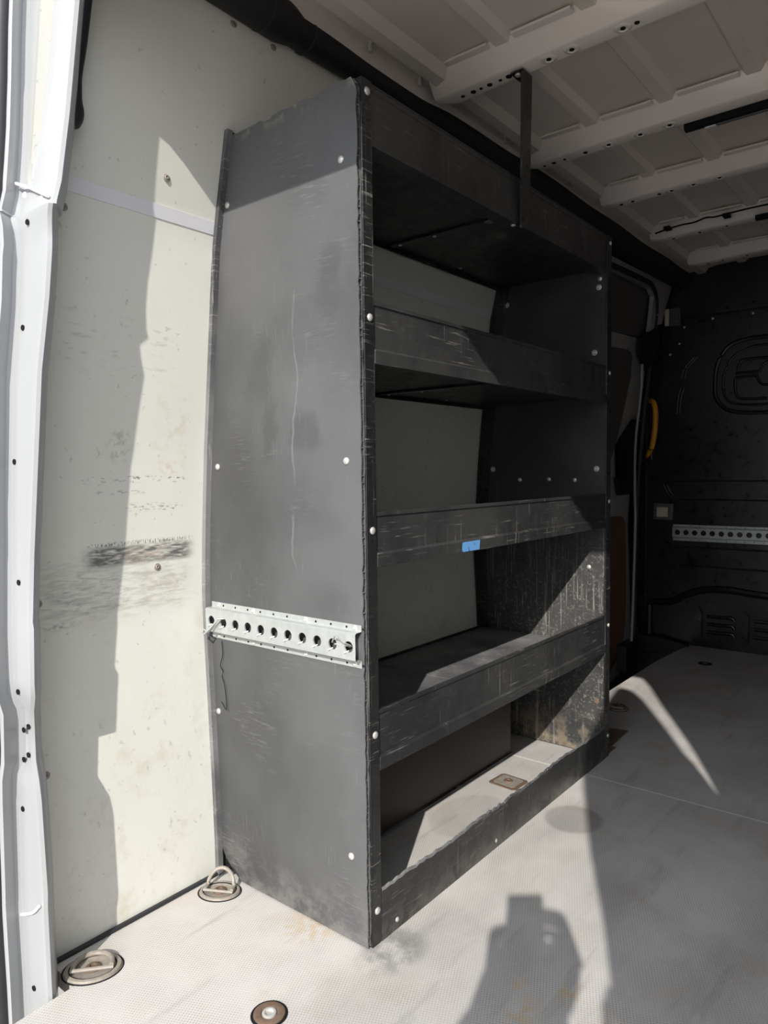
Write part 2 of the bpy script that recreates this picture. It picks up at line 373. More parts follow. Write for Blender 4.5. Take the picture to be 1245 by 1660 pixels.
# front partition
def partition():
    bm = B(); YP = 2.788
    rows = [[(x, YP + (.004 if z > 1.64 else 0), z) for x in [-.12+.0914*i for i in range(21)]] for z in (-.29, -.03, 0, .2, .4, .49, .50, .74, .75, .83, .84, 1.1, 1.4, 1.625, 1.64, 1.80, 2.0)]
    loft(bm, rows)
    box(bm, (-.12, YP+.012, -.29), (1.72, YP+.03, 2.0))
    def ridge(pts, r=.008, k=6, closed=False):
        p = smoothpath(pts, k) if k else [Vector(q) for q in pts]
        tube(bm, [(a[0], YP-.001, a[1]) if len(a) == 2 else (a.x, YP-.001, a.z) for a in p], r, 8)
    R2 = lambda pts, r=.008, k=6: ridge([(x, 0, z) for x, z in pts], r, k)
    # oval window pressing and its inner loop
    R2([(.81,1.512), (.56,1.510), (.467,1.508), (.386,1.480), (.338,1.40), (.328,1.30), (.336,1.235), (.376,1.185), (.445,1.163), (.565,1.157), (.81,1.157), (1.06,1.16), (1.24,1.185), (1.29,1.26), (1.29,1.40), (1.24,1.48), (1.15,1.51), (.81,1.512)], .010)
    R2([(.81,1.475), (.56,1.473), (.49,1.468), (.41,1.43), (.372,1.36), (.366,1.29), (.385,1.225), (.45,1.20), (.56,1.195), (.81,1.195)], .006)
    R2([(.43,1.365), (.44,1.40), (.47,1.413), (.56,1.412)], .007)
    R2([(.42,1.352), (.50,1.350), (.525,1.352), (.535,1.375), (.56,1.392), (.60,1.395)], .007)
    R2([(.42,1.330), (.50,1.332), (.515,1.325), (.53,1.295), (.56,1.285), (.62,1.285)], .007)
    R2([(.42,1.325), (.422,1.26), (.45,1.228), (.56,1.222)], .007)
    # short arcs
    for o in (0, .014):
        R2([(.172+o,1.352), (.186+o,1.40), (.232+o,1.449)], .005)
        R2([(.149+o,1.175), (.153+o,1.237), (.166+o,1.300)], .005)
    R2([(.166,1.302), (.180,1.302), (.18,1.28)], .005, 3)
    for o in (0, .016): R2([(.087+o,.817), (.11+o,.77), (.14+o,.739)], .005, 4)
    # horizontal beads
    for z, x0 in ((.833,.118), (.740,.164), (.500,.137), (.405,.168)):
        R2([(x0, z), (.6, z), (1.5, z)], .004, 0)
    # top ledge
    box(bm, (.19, YP-.05, 1.640), (1.45, YP, 1.652)); 
    # lower kick pressing
    R2([(.02,.02), (.021,.15), (.03,.200), (.10,.207), (.15,.222), (.20,.254), (.288,.288), (.402,.298), (.579,.285), (.9,.28), (1.3,.28)], .018, 6)
    for cx in (.268, .482, .70, .92, 1.14):
        lathe(bm, [(.001,0), (.017,0), (.019,.012), (.001,.014)], (cx, YP, .05), (0,-1,0), 12)
        prism(bm, [(cx-.017, YP, .050), (cx+.017, YP, .050), (cx+.020, YP, .175), (cx+.006, YP, .203), (cx-.010, YP, .195), (cx-.020, YP, .165)], (0, -.034, 0))
        for z in (.158, .118, .079):
            tube(bm, smoothpath([(cx+.037, YP-.001, z), (cx+.10, YP-.001, z), (cx+.150, YP-.001, z+.002), (cx+.165, YP-.001, z-.012)], 4), .009, 8)
    lathe(bm, [(.022,0), (.028,.004), (.024,.008), (.020,.002), (.0001,.002)], (.018, YP-.001, .056), (0,-1,0), 16)
    # flange down the left side
    box(bm, (-.06, YP-.012, .0), (.0, YP, 1.40))
    o = struct(build('wall_front', bm, M['partition'], smooth=True)); return o
wall_front = partition()
for (x, z) in ((.314,1.637-.012), (.492,1.625), (.67,1.625), (.159,1.522), (.114,1.472), (-.02,1.323), (-.03,1.147), (-.038,.978), (-.045,.798), (-.045,.574), (-.045,.345), (-.042,.052), (.182,1.60)):
    screw(wall_front, (x, 2.776 if x < .01 else 2.785, z), (0,-1,0), .0062)

# ceiling: pressed roof skin, cant rails and lengthwise swages in one sheet
def roof():
    bm = B()
    half = [(.118,1.87), (.150,1.85), (.180,1.834), (.196,1.838), (.204,1.866), (.232,1.868), (.244,1.850), (.275,1.852), (.292,1.874), (.330,1.880)]
    P = list(half)
    for c in (.443, .648, .861):
        P += [(c-.030,1.884), (c-.020,1.872), (c+.012,1.872), (c+.026,1.886)]
    left = P; full = left + [(2*XC-x, z) for x, z in reversed(P[:-4])]
    ys = [-.40+.08*i for i in range(41)]
    loft(bm, [[(x, y, z) for x, z in full] for y in ys])
    loft(bm, [[(x, y, z+.03) for x, z in full] for y in ys])
    loft(bm, [[(x, -.40, z) for x, z in full], [(x, -.40, z+.03) for x, z in full]])
    return struct(build('ceiling', bm, M['roof'], smooth=True))
ceiling = roof()
for (x, y) in ((.217,.02), (.217,.308), (.217,.517-.02), (.223,.912), (.223,1.35)):
    bm = B(); lathe(bm, [(.008,0), (.008,.003), (.0045,.003), (.0045,.020), (.001,.021)], (x, y, 1.868), (0,0,-1), 12)
    build('roof_bolt', bm, M['screw'], ceiling, smooth=True)
# rear header over the doors
bm = B(); prism(bm, [(.205,-.372,1.701), (2*XC-.15,-.372,1.701), (2*XC-.15,-.372,1.93), (.205,-.372,1.93)], (0,.03,0))
prism(bm, [(.150,-.372,1.93), (.150,-.372,1.74), (.177,-.372,1.676), (.184,-.372,1.688), (.194,-.372,1.697), (.210,-.372,1.7015), (.210,-.372,1.93)], (0,.010,0))
struct(build('trim_3', bm, M['white'], bevel=.004))
# wedge closing wall to roof
bm = B()
for s in (0, 1):
    f = (lambda x: 2*XC-x) if s else (lambda x: x)
    prism(bm, [(f(.10),-.40,1.80), (f(.135),-.40,1.86), (f(.16),-.40,1.90), (f(.02),-.40,1.95), (f(.0),-.40,1.80)], (0,3.25,0))
struct(build('trim_4', bm, M['duct']))
# roof cross ribs
def rib(idx, y, z0, xl, holes, n=24):
    """hat section across the roof; y = rear lower crease"""
    bm = B(); rows = []; xr = 2*XC-xl
    for i in range(n+1):
        t = i/n; x = xl+(xr-xl)*t; z = z0 + .012*math.sin(math.pi*t)
        e = min(1, min(t, 1-t)/.035)                          # pinched, turned-up ends
        w = .012*(1-e); h = .010*(1-e)
        rows.append([(x, y-.038+w, z+.058), (x, y-.026+w, z+.044+h*.3), (x, y-.004+w, z+.004+h), (x, y+.003+w, z+h), (x, y+.044-w, z+h), (x, y+.050-w, z+.006+h), (x, y+.062-w, z+.058)])
    loft(bm, rows, cap=True, close=True)
    # notched welding flange lying on the skin at every swage
    cs = [xl+.02, .443, .648, .861, 2*XC-.648, 2*XC-.443, xr-.02]
    for a, b in zip(cs, cs[1:]): box(bm, (a+.030, y-.050, z0+.052), (b-.034, y-.030, z0+.0575))
    o = struct(build('trim_%d' % (idx+4), bm, M['rib'], smooth=True))
    for (x, r) in holes:
        zz = z0 + .012*math.sin(math.pi*(x-xl)/(xr-xl))
        bm = B()
        if r > .008:
            lathe(bm, [(.019,0), (.017,-.0016), (.011,-.0022), (.009,.001), (.007,.001)], (x, y+.024, zz), (0,0,1), 20)
            build('embossed_boss', bm, M['rib'], o, smooth=True); bm = B(); r = .0055
        lathe(bm, [(r,.001), (r,-.0018), (r*.8,-.0022), (.0001,-.0006)], (x, y+.024, zz), (0,0,1), 14)
        build('mounting_hole', bm, M['dark'], o, smooth=True)
    return o
H1 = [(.300,.005), (.330,.0065), (.352,.004), (.376,.0065), (.405,.004), (.428,.0075), (.530,.012), (.585,.012), (.700,.012), (.730,.0055), (.93,.012)]
H2 = [(.27,.004), (.30,.0065), (.335,.0045), (.40,.0065), (.47,.012), (.56,.012), (.64,.012), (.93,.012)]
H3 = [(.33,.006), (.37,.005), (.46,.006), (.50,.012), (.57,.012), (.65,.012), (.82,.012)]
rib(1, .540, 1.820, .225, H1); rib(2, 1.045, 1.820, .215, H2); rib(3, 1.515, 1.820, .262, H3)
rib(4, 2.030, 1.822, .262, [(.35,.005), (.45,.005), (.55,.012)]); rib(5, 2.500, 1.822, .275, [(.36,.004), (.42,.004), (.52,.004)])
# black duct along the corner of wall and roof
def duct():
    o = thing('cable_duct', 'long black fabric-wrapped duct running along the corner where lining meets roof', 'duct', (.16,-.2,1.84))
    bm = B(); path = []; rs = []
    for i in range(80):
        y = -.36+i*.04; path.append((.163+.002*math.sin(y*3), y, 1.832+.002*math.sin(y*5))); rs.append(.033+.002*math.sin(y*11)+(.008 if y < .10 else 0)+min(.016, max(0, (y-.55)*.03)))  # thickens forward to stand in for the black shade below the rib ends
    tube(bm, path, rs, 14); build('sleeve', bm, M['duct'], o, smooth=True)
    for y in (.03, .15, .95):
        bm = B(); tube(bm, [(.163, y, 1.832), (.163, y+.005, 1.832)], .0365 if y > .10 else .0425, 16); build('tie_band', bm, M['rubber'], o, smooth=True)
duct()

# rear left body pillar
PI_ = [(-.10,.087,-.436), (.006,.087,-.436), (.16,.088,-.438), (.191,.090,-.438), (.351,.085,-.440), (.385,.081,-.441), (.415,.066,-.438), (.50,.066,-.438), (.53,.088,-.445), (.554,.089,-.446), (.645,.088,-.443), (.655,.083,-.442), (.768,.081,-.434), (.871,.090,-.430), (1.072,.107,-.422), (1.19,.121,-.412), (1.262,.132,-.410), (1.280,.130,-.408), (1.31,.131,-.408), (1.325,.137,-.410), (1.335,.141,-.410), (1.3365,.140,-.404), (1.343,.138,-.402), (1.377,.136,-.392), (1.427,.140,-.386), (1.485,.147,-.380), (1.57,.157,-.374), (1.649,.174,-.372), (1.80,.205,-.365)]
FO = [(-.10,.009), (.13,.005), (.335,.015), (.449,.030), (.556,.030), (.765,.015), (.923,.013), (1.121,.022), (1.284,.035), (1.33,.033), (1.345,.016), (1.397,.013), (1.561,.010), (1.72,.021), (1.80,.025)]
def interp(T, z):
    for a, b in zip(T, T[1:]):
        if a[0] <= z <= b[0]: return a[1]+(b[1]-a[1])*(z-a[0])/(b[0]-a[0])
    return T[0][1] if z < T[0][0] else T[-1][1]
def pillar(name, mirror=False):
    f = (lambda x: 2*XC-x) if mirror else (lambda x: x)
    bm = B(); rows = []
    src = PI_ if not mirror else [(z, x, y) for z, x, y in [(-.10,.08,-.43), (.9,.082,-.43), (1.05,.084,-.428), (1.186,.085,-.428), (1.275,.089,-.428), (1.40,.102,-.428), (1.525,.118,-.428), (1.672,.129,-.428), (1.76,.152,-.42)]]
    for z, xi, y in src:
        xf = interp(FO, z); rec = .010 if (not mirror and .41 < z < .51) else 0
        rows.append([(f(-.11), y-.005, z), (f(-.06), y-.034, z), (f(xf+.010), y-.036, z), (f(xf+.015), y-.033, z), (f(xf), y-.010+rec*.5, z), (f(xf+.004), y-.002+rec, z), (f(xf+.010), y+rec, z),
                     (f(xi-.012), y+rec*.3, z), (f(xi-.003), y+.002, z), (f(xi), y+.008, z), (f(xi-.004), y+.016, z), (f(xi-.045), y+.040, z), (f(-.06), y+.060, z)])
    loft(bm, rows, cap=True, close=True)
    return struct(build(name, bm, M['pillar'], smooth=True))
pl = pillar('trim_10'); pillar('trim_11', True)
# lap joints of the pillar pressings
for pts in (([(.020,-.404,1.396), (.05,-.396,1.384), (.09,-.400,1.366), (.130,-.404,1.348)]), ([(.008,-.440,.125), (.035,-.441,.137), (.060,-.441,.150), (.080,-.441,.168)])):
    bm = B(); tube(bm, smoothpath(pts, 6), .0028, 6); build('lap_joint', bm, M['white'], pl, smooth=True)
for (x, y, z) in ((.031,-.361,1.585), (.046,-.369,1.524), (.070,-.411,1.319), (.052,-.417,1.148), (.028,-.429,.924), (.048,-.439,.720), (.047,-.447,.534), (.038,-.436,.463), (.060,-.438,.474), (.034,-.436,.410), (.056,-.438,.424), (.033,-.441,.324), (.040,-.438,.002)):
    bm = B(); lathe(bm, [(.0048,0), (.0048,.0012), (.0040,.0016), (.0001,.0004)], (x, y+.0005, z), (.1,-1,0), 14); build('drilled_hole', bm, M['dark'], pl, smooth=True)
for (x, y, z) in ((.027,-.393,1.378), (.098,-.400,1.352)):
    bm = B(); lathe(bm, [(.006,0), (.005,.0012), (.0001,.0016)], (x, y, z), (.1,-1,0), 16); build('weld_stud', bm, M['white'], pl, smooth=True)
# door rubber seal outside the pillar
bm = B(); path = [(interp(FO, z)-.006, interp([(p[0], p[2]) for p in PI_], z)-.040, z) for z in [-.1+.06*i for i in range(32)]]
tube(bm, path, .015, 12); seal = struct(build('trim_12', bm, M['rubber'], smooth=True))
bm = B(); tube(bm, [(x-.009, y-.013, z) for x, y, z in path], .0028, 8); build('seal_lip', bm, M['glassgrey'], seal, smooth=True)
# panel gap filler / outer body return
bm = B(); prism(bm, [(-.13,-.47,-.1), (-.08,-.47,-.1), (-.08,-.36,-.1), (-.13,-.36,-.1)], (0,0,1.95)); struct(build('trim_13', bm, M['white']))

# rear doors, both swung open; shaped edges as the body tapers at the top
def rear_door(n, x0, x1, pts, mat_panel):
    d = thing('door_%d' % n, None, None, (x0, -.47, 0)); struct(d)
    bm = B(); prism(bm, [(x0, y, z) for y, z in pts], (x1-x0, 0, 0)); build('door_panel', bm, M[mat_panel], d, bevel=.004)
    bm = B(); c = [(y, z) for y, z in pts]; my = sum(p[0] for p in c)/len(c); mz = sum(p[1] for p in c)/len(c)
    prism(bm, [(x0-.004 if n == 1 else x1+.004, my+(y-my)*.8, mz+(z-mz)*.9) for y, z in c], ((-.003 if n == 1 else .003), 0, 0)); build('door_lining', bm, M['grey'], d)
    bm = B(); xx = x0 if n == 1 else x1; sg = -1 if n == 1 else 1
    tube(bm, smoothpath([(xx, -1.18, .75), (xx+sg*.035, -1.18, .77), (xx+sg*.035, -1.18, .93), (xx, -1.18, .95)], 4), .010, 8); build('handle', bm, M['rubber'], d, smooth=True)
RD = [(-1.237,-.12), (-1.235,.95), (-1.228,1.10), (-1.248,1.291), (-1.238,1.50), (-1.225,1.60), (-1.19,1.66), (-1.10,1.71), (-1.0,1.79), (-.91,1.849), (-.83,1.875), (-.788,1.869), (-.721,1.812), (-.663,1.714), (-.619,1.582), (-.573,1.428), (-.543,1.309), (-.511,1.238), (-.470,1.10), (-.448,1.0), (-.44,.9), (-.44,-.12)]
rear_door(1, 1.540, 1.560, RD, 'white')
rear_door(2, -.230, -.190, [(y-.02, z) for y, z in RD], 'glassgrey')

# side sliding door seen past the shelves: all outlines follow the leaning body side
def side_prism(bm, pts, d=-.012, off=None):
    """flat outline bent to follow the body side: sliced at many heights, then given x = side(z)+offset"""
    if off is None: off = sum(p[0]-wx(p[2]) for p in pts)/len(pts)
    vs = [bm.verts.new((0, p[1], p[2])) for p in pts]; bm.faces.new(vs)
    bmesh.ops.triangulate(bm, faces=bm.faces[:])
    z0 = min(p[2] for p in pts); z1 = max(p[2] for p in pts); z = z0+.06
    while z < z1:
        bmesh.ops.bisect_plane(bm, geom=bm.verts[:]+bm.edges[:]+bm.faces[:], plane_co=(0,0,z), plane_no=(0,0,1)); z += .06
    for v in bm.verts: v.co.x = wx(v.co.z)+off
    r = bmesh.ops.extrude_face_region(bm, geom=bm.faces[:])
    for v in [g for g in r['geom'] if isinstance(g, bmesh.types.BMVert)]: v.co.x += d
    return bm
sd = thing('door_3', None, None, (0,2.3,0)); struct(sd)
bm = B(); side_prism(bm, [(0,1.60,-.30), (0,2.85,-.30), (0,2.85,1.90), (0,1.60,1.90)], -.01, -.075); build('outer_skin', bm, M['doordark'], sd)
bm = B(); side_prism(bm, [(.084,2.003,1.752), (.088,2.506,1.771), (.086,2.575,1.760), (.081,2.606,1.738), (.043,2.697,1.562), (.037,2.589,1.539), (.033,2.134,1.518)]); build('window_panel', bm, M['doordark'], sd)
bm = B(); side_prism(bm, [(.038,2.086,1.511), (.043,2.591,1.532), (.012,2.719,1.399), (-.015,2.711,1.15), (-.035,2.614,.961), (-.054,2.544,.683), (-.055,2.325,.665)]); build('door_frame', bm, M['doorgrey'], sd)
bm = B(); side_prism(bm, [(.029,2.118,1.444), (.034,2.404,1.463), (.031,2.46,1.455), (.027,2.496,1.434), (.014,2.518,1.349), (-.012,2.453,1.108), (-.042,2.301,.783)]); build('recess_panel', bm, M['doordark'], sd)
bm = B(); side_prism(bm, [(-.052,2.316,.783), (-.052,2.692,.771), (-.036,2.662,.006), (-.036,2.527,-.125), (-.036,2.29,-.161)]); build('lower_panel', bm, M['doorgrey'], sd)
bm = B(); side_prism(bm, [(-.048,2.325,.671), (-.049,2.570,.660), (-.051,2.60,.650), (-.051,2.628,.615), (-.040,2.61,.35), (-.031,2.585,.147), (-.029,2.555,.05), (-.027,2.50,-.03), (-.027,2.282,-.129)], -.006); build('plywood_lining', bm, M['wood'], sd)
bm = B(); side_prism(bm, [(.010,2.584,1.143), (.009,2.639,1.136), (-.003,2.666,1.023), (-.024,2.669,.772), (-.025,2.484,.769), (-.018,2.434,.854), (-.017,2.562,.868), (-.005,2.526,1.005), (-.004,2.411,1.011)], -.02); build('latch_bracket', bm, M['duct'], sd)
bm = B(); box(bm, (-.03,2.46,-.10), (.02,2.62,.03)); build('roller_arm', bm, M['rubber'], sd, bevel=.005)
# body frame of the side opening
bm = B(); side_prism(bm, [(.129,1.857,1.779), (.133,2.515,1.799), (.146,2.76,1.84), (.115,2.712,1.712), (.096,2.72,1.619), (.092,2.657,1.602), (.073,2.644,1.521), (.072,2.595,1.515), (.106,2.559,1.667), (.116,2.54,1.72), (.122,2.475,1.742), (.123,2.377,1.751), (.12,1.879,1.737)], -.02, -.004); struct(build('trim_14', bm, M['doorgrey']))
bm = B(); tube(bm, smoothpath([(.115,1.893,1.748), (.116,2.031,1.752), (.118,2.392,1.764), (.117,2.497,1.756), (.108,2.579,1.714), (.088,2.631,1.622), (.065,2.642,1.519)], 6), .013, 10)
tube(bm, smoothpath([(.065,2.642,1.519), (.040,2.70,1.40), (.005,2.72,1.15), (-.03,2.73,.7), (-.03,2.70,.0)], 6), .014, 10); struct(build('trim_15', bm, M['rubber'], smooth=True))
bm = B(); tube(bm, smoothpath([(.047,2.572,1.41), (.035,2.59,1.262), (.007,2.60,1.021), (-.015,2.66,.75), (-.012,2.66,.616), (0,2.60,.2), (.0,2.573,-.051)], 6), .007, 8); struct(build('trim_16', bm, M['doorgrey'], smooth=True))
bm = B(); prism(bm, [(.078,2.49,1.52), (.097,2.661,1.601), (.077,2.742,1.518), (.049,2.66,1.388), (.063,2.517,1.456)], (-.03,0,0)); tag(build('upper_roller_bracket', bm, M['duct'], loc=(.07,2.6,1.5), bevel=.004), 'small black bracket on the side opening frame at the upper corner by the partition', 'bracket')
bm = B(); box(bm, (-.10,1.585,-.03), (.02,1.63,1.86)); box(bm, (-.03,1.59,1.55), (.13,1.63,1.88)); struct(build('trim_17', bm, M['doorgrey']))
bm = B(); prism(bm, [(-.06,2.765,-.05), (.24,2.765,-.05), (.23,2.765,.006), (.11,2.765,.030), (-.06,2.765,.035)], (0,-.03,0)); struct(build('trim_18', bm, M['duct'], bevel=.004))

# white trim strip on the left lining
bm = B(); zc = [(1.399,0), (1.400,.003), (1.4245,.003), (1.4255,0)]
loft(bm, [[(wx(z)+d-.001, y, z) for z, d in zc] for y in [-.39+.155*i for i in range(11)]]); strip = struct(build('trim_19', bm, M['strip']))
bm = B(); box(bm, (0,-.392,0), (.010,-.012,.007)); struct(build('baseboard_left', bm, M['rubber'], bevel=.002))
for (x, y, z) in ((.064,-.135,1.476), (.042,-.333,1.372), (-.02,-.126,.707), (-.022,-.375,.666), (-.011,-.378,.350), (.130,-.015,1.794), (.130,.091,1.795)):
    xx = wx(z); screw(wall_left, (xx+.0004, y, z), (1,0,.05), .0060, 'washer', 'duststeel')
# tar-black lining edge with dirt beside the shelf corner
bm = B()
rows = [[(wx(z)+.001, -.013, z), (wx(z)+.012, -.013+(.0 if z > .2 else 0), z), (wx(z)+.012, .0, z), (wx(z)+.001, .0, z)] for z in [0+.08*i for i in range(21)]]
loft(bm, rows, cap=True, close=True); struct(build('trim_20', bm, M['roughcut']))

# ------------------------------------------------------------------ shelving unit
D_, L_, H_ = .44, 1.172, 1.598
shelf = thing('shelving_unit', 'tall black open-front shelving unit with four shelves standing against the pale lining', 'shelving', (.22,.586,0))
def edge_back(z):
    base = wx(z)+.004
    if z < .10: base = max(base, .004+.078*((.10-z)/.10)**2.6)
    return base
def panel_outline(jit, top_j, x_front):
    zs = [.004+.013*i for i in range(122)]; zs = [z for z in zs if z < H_-.006]
    back = [(edge_back(z)+random.uniform(-.0008,.0008), z) for z in zs]
    xb = back[-1][0]; n = 26
    topz = []
    for i in range(1, n):
        t = i/n; dz = random.uniform(-top_j, 0) if random.random() < .6 else 0
        if .30 < t < .36 or .66 < t < .70: dz -= .006
        topz.append((xb+(x_front-xb)*t, H_-.004+.004*t+dz))
    front = [(x_front-random.uniform(0, jit)*(1 if random.random() < .75 else 2.2), z) for z in reversed(zs)]
    return back+topz+front
def side_panel(y, y_dir, mat, name, jit=.0016):
    """twin-wall plastic sheet: outer skin, inner skin and fluted core"""
    bm = B(); prism(bm, [(x, y, z) for x, z in panel_outline(jit, .003, .4385)], (0, .0026*y_dir, 0))
    o = build(name, bm, mat, shelf)
    bm = B(); prism(bm, [(x, y+.0085*y_dir, z) for x, z in panel_outline(jit, .001, .4385)], (0, .0022*y_dir, 0)); build('inner_skin', bm, mat, o)
    bm = B()
    for i in range(126):
        z = .010+i*.0126; box(bm, (edge_back(z)+.004, min(y+.0026*y_dir, y+.0085*y_dir), z), (.4375-random.uniform(0,.003), max(y+.0026*y_dir, y+.0085*y_dir), z+.0016))
    build('fluted_core', bm, M['core'], o)
    return o
near = side_panel(0, 1, M['panel'], 'side_panel')
far = side_panel(1.160, -1, M['farpanel'], 'side_panel'); far['label'] = 'scratched far side panel'
# uprights: front angle irons, rear angle irons
def upright(x0, x1, y0, y1, yl0, yl1, z1=H_, nm='front_upright'):
    bm = B(); box(bm, (x0, y0, 0), (x1, y1, z1)); box(bm, (x1-.030 if x1 > .3 else x0, yl0, .0), (x1, yl1, z1))
    return build(nm, bm, M['steel'], shelf, bevel=.0008)
u1 = upright(.4375, .4410, .0105, .0380, .0107, .0130)
u2 = upright(.4375, .4410, 1.136, 1.172, 1.161, 1.1635)
for (ya, yb, yc) in ((.011,.014,.038), (1.147,1.150,1.12)):
    bm = B(); rows = []
    for i in range(41):
        z = .002+i*(H_-.004)/40; xb = wx(z)+.004
        rows.append([(xb, ya, z), (xb+.032, ya, z), (xb+.032, yb, z), (xb+.003, yb, z), (xb+.003, yc, z), (xb, yc, z)])
    loft(bm, rows, cap=True, close=True); build('rear_upright', bm, M['steel'], shelf)
# thin flange behind the near panel's back edge
bm = B(); loft(bm, [[(wx(z)+.0015, -.004, z), (wx(z)+.0055, -.004, z), (wx(z)+.0055, .010, z), (wx(z)+.0015, .010, z)] for z in [.0+.04*i for i in range(40)]+[H_+.003]], cap=True, close=True); build('edge_flange', bm, M['steel'], shelf)
bm = B(); prism(bm, [(.358,1.235,.0005), (.421,1.235,.0005), (.414,1.409,.0005), (.358,1.397,.0005)], (0,0,.004)); box(bm, (.405,1.172,.0005), (.436,1.24,.005)); build('foot_plate', bm, M['rust'], shelf, bevel=.001)

def lip_profile(z0, z1, kind):
    """(x,z) section of a folded front lip, 2.5 mm sheet, front face at x=.44"""
    if kind == 'lip':
        return [(.4375,z1), (.4340,z1+.001), (.4340,z1-.006), (.4365,z1-.008), (.4365,z0+.034), (.4395,z0+.031), (.4415,z0+.029), (.4405,z0+.002), (.4385,z0), (.398,z0), (.398,z0+.0025), (.4375,z0+.0025), (.4385,z0+.027), (.4345,z0+.033), (.4340,z1-.010)]
    return None
def lip(z0, z1, name='shelf_lip', parent=None):
    bm = B(); y0, y1 = .0385, 1.1350
    o = B()
    # main face, top bead, lower channel
    box(bm, (.4345, y0, z0+.024), (.4375, y1, z1-.004))
    box(bm, (.4335, y0, z1-.0075), (.4400, y1, z1))
    prism(bm, [(.4345,y0,z0), (.4415,y0,z0), (.4425,y0,z0+.024), (.4380,y0,z0+.0285), (.4345,y0,z0+.0285)], (0, y1-y0, 0))
    o.free()
    return build(name, bm, M['shelf'], parent or shelf, bevel=.0008)
SH = [(1.0975,1.211), (.7210,.8246), (.3345,.4508)]
def board(z, name='shelf_board', mat='shelf', split=.55, x1=.434):
    """thin plastic sheets on cross bearers; back edge follows the lining"""
    bm = B(); xb = wx(z)+.006
    box(bm, (xb, .0395, z), (x1, split-.001, z+.005)); box(bm, (xb, split+.001, z), (x1, 1.1475, z+.005))
    o = build(name, bm, M[mat], shelf, bevel=.0006)
    bm = B(); box(bm, (xb+.01, split-.004, z-.006), (x1-.004, split+.022, z-.0004)); build('cross_bearer', bm, M['steel'], o, bevel=.001)
    bm = B(); box(bm, (xb, .0395, z-.012), (xb+.004, 1.1475, z+.012)); build('rear_bearer', bm, M['steel'], o)
    for (x, y) in ((xb+.04, split+.009), (xb+.15, split+.009), (x1-.03, split+.009), (xb+.03,.30), (xb+.03,.85)):
        screw(o, (x, y, z-.0062 if abs(y-split) < .05 else z), (0,0,-1), .0050)
    return o
for i, (z0, z1) in enumerate(SH):
    b = board(z0+.018, mat='board' if i == 2 else 'shelf'); l = lip(z0, z1)
    if i == 1:
        bm = B(); loft(bm, [[(.4421+.0004, y, .7225), (.4429+.0002, y+.002, .7440)] for y in (.325,.345,.372,.398)])
        m = NT('blue_paint_mark'); m.done(m.mix(m.ramp(m.noise(55,1), .30,.42), (.05,.08,.14), (.13,.33,.66)), .5)
        k = build('paint_mark', bm, m.m, l); k['label'] = 'small blue paint smear'
top = board(1.5005, name='top_board', split=.535)
# top fascia with turned flanges
bm = B(); box(bm, (.4345,.0385,1.488), (.4375,1.135,1.594)); box(bm, (.402,.0385,1.4875), (.4385,1.135,1.4900)); box(bm, (.4338,.0385,1.583), (.4385,1.135,1.587)); box(bm, (.40,.0385,1.594), (.4385,1.135,1.597)); tf = build('top_fascia', bm, M['shelf'], shelf, bevel=.0008); screw(tf, (.428,.583,1.4872), (0,0,-1), .0060)
bm = B(); box(bm, (.135,.012,1.5935), (.4335,1.16,1.597)); build('top_cover', bm, M['shelf'], shelf)
# kick board: rough-cut plastic strip
bm = B(); n = 90; up = []; 
for i in range(n+1):
    y = .0385+(1.135-.0385)*i/n
    up.append((.438, y, .100 + .0025*math.sin(y*17) + random.uniform(-.0022,.0022) - (.006 if .40 < y < .55 and random.random() < .5 else 0)))
prism(bm, [(.438,.0385,.0005)]+up+[(.438,1.135,.0005)], (.0035,0,0)); kb = build('kick_board', bm, M['kick'], shelf)
bm = B(); loft(bm, [[(p[0]-.0006, p[1], p[2]-.004), (p[0]+.0002, p[1], p[2]+.0018), (p[0]+.0036, p[1], p[2]+.0012), (p[0]+.0042, p[1], p[2]-.003)] for p in up]); build('torn_edge', bm, M['roughcut'], kb)
screw(kb, (.4415,.085,.020), (1,0,0), .0050); screw(kb, (.4415,.470,.018), (1,0,0), .0050, mat='duststeel')
# screws
for (x, z) in ((.081,1.456), (.400,1.461), (.028,.914), (.402,.920), (.010,.372), (.400,.171)): screw(near, (x, -.0004, z), (0,-1,0), .0070)
for z in (1.577,1.179,.791,.407,.067): screw(u1, (.441, .0255, z), (1,0,0), .0072)
for z in (1.577,1.190,.80,.416,.067): screw(u2, (.441, 1.160, z), (1,0,0), .0062)
for (x, z, k, mt) in ((.414,1.475,'dome','screw'), (.410,1.450,'washer','screw'), (.397,1.255,'washer','screw'), (.095,1.444,'washer','screw'), (.040,.903,'washer','screw'), (.405,.900,'washer','screw'), (.142,.867,'dome','screw'), (.246,.868,'dome','screw'), (.334,.866,'dome','screw'), (.382,.594,'dome','screw'), (.020,.403,'washer','rust'), (.408,.172,'washer','rust')):
    screw(far, (x, 1.1490, z), (0,-1,0), .0072, k, mt)

# wheel arch box with phenolic ply faces
bm = B(); box(bm, (.003,.040,.0005), (.190,.996,.322)); wb = build('wheel_arch_box', bm, M['carpetbox'], loc=(.09,.5,0), bevel=.002)
tag(wb, 'low dark brown box over the wheel arch, behind the bottom shelf opening', 'box')
bm = B(); box(bm, (.1903,.040,.0005), (.198,.996,.007)); build('base_strip', bm, M['roughcut'], wb)
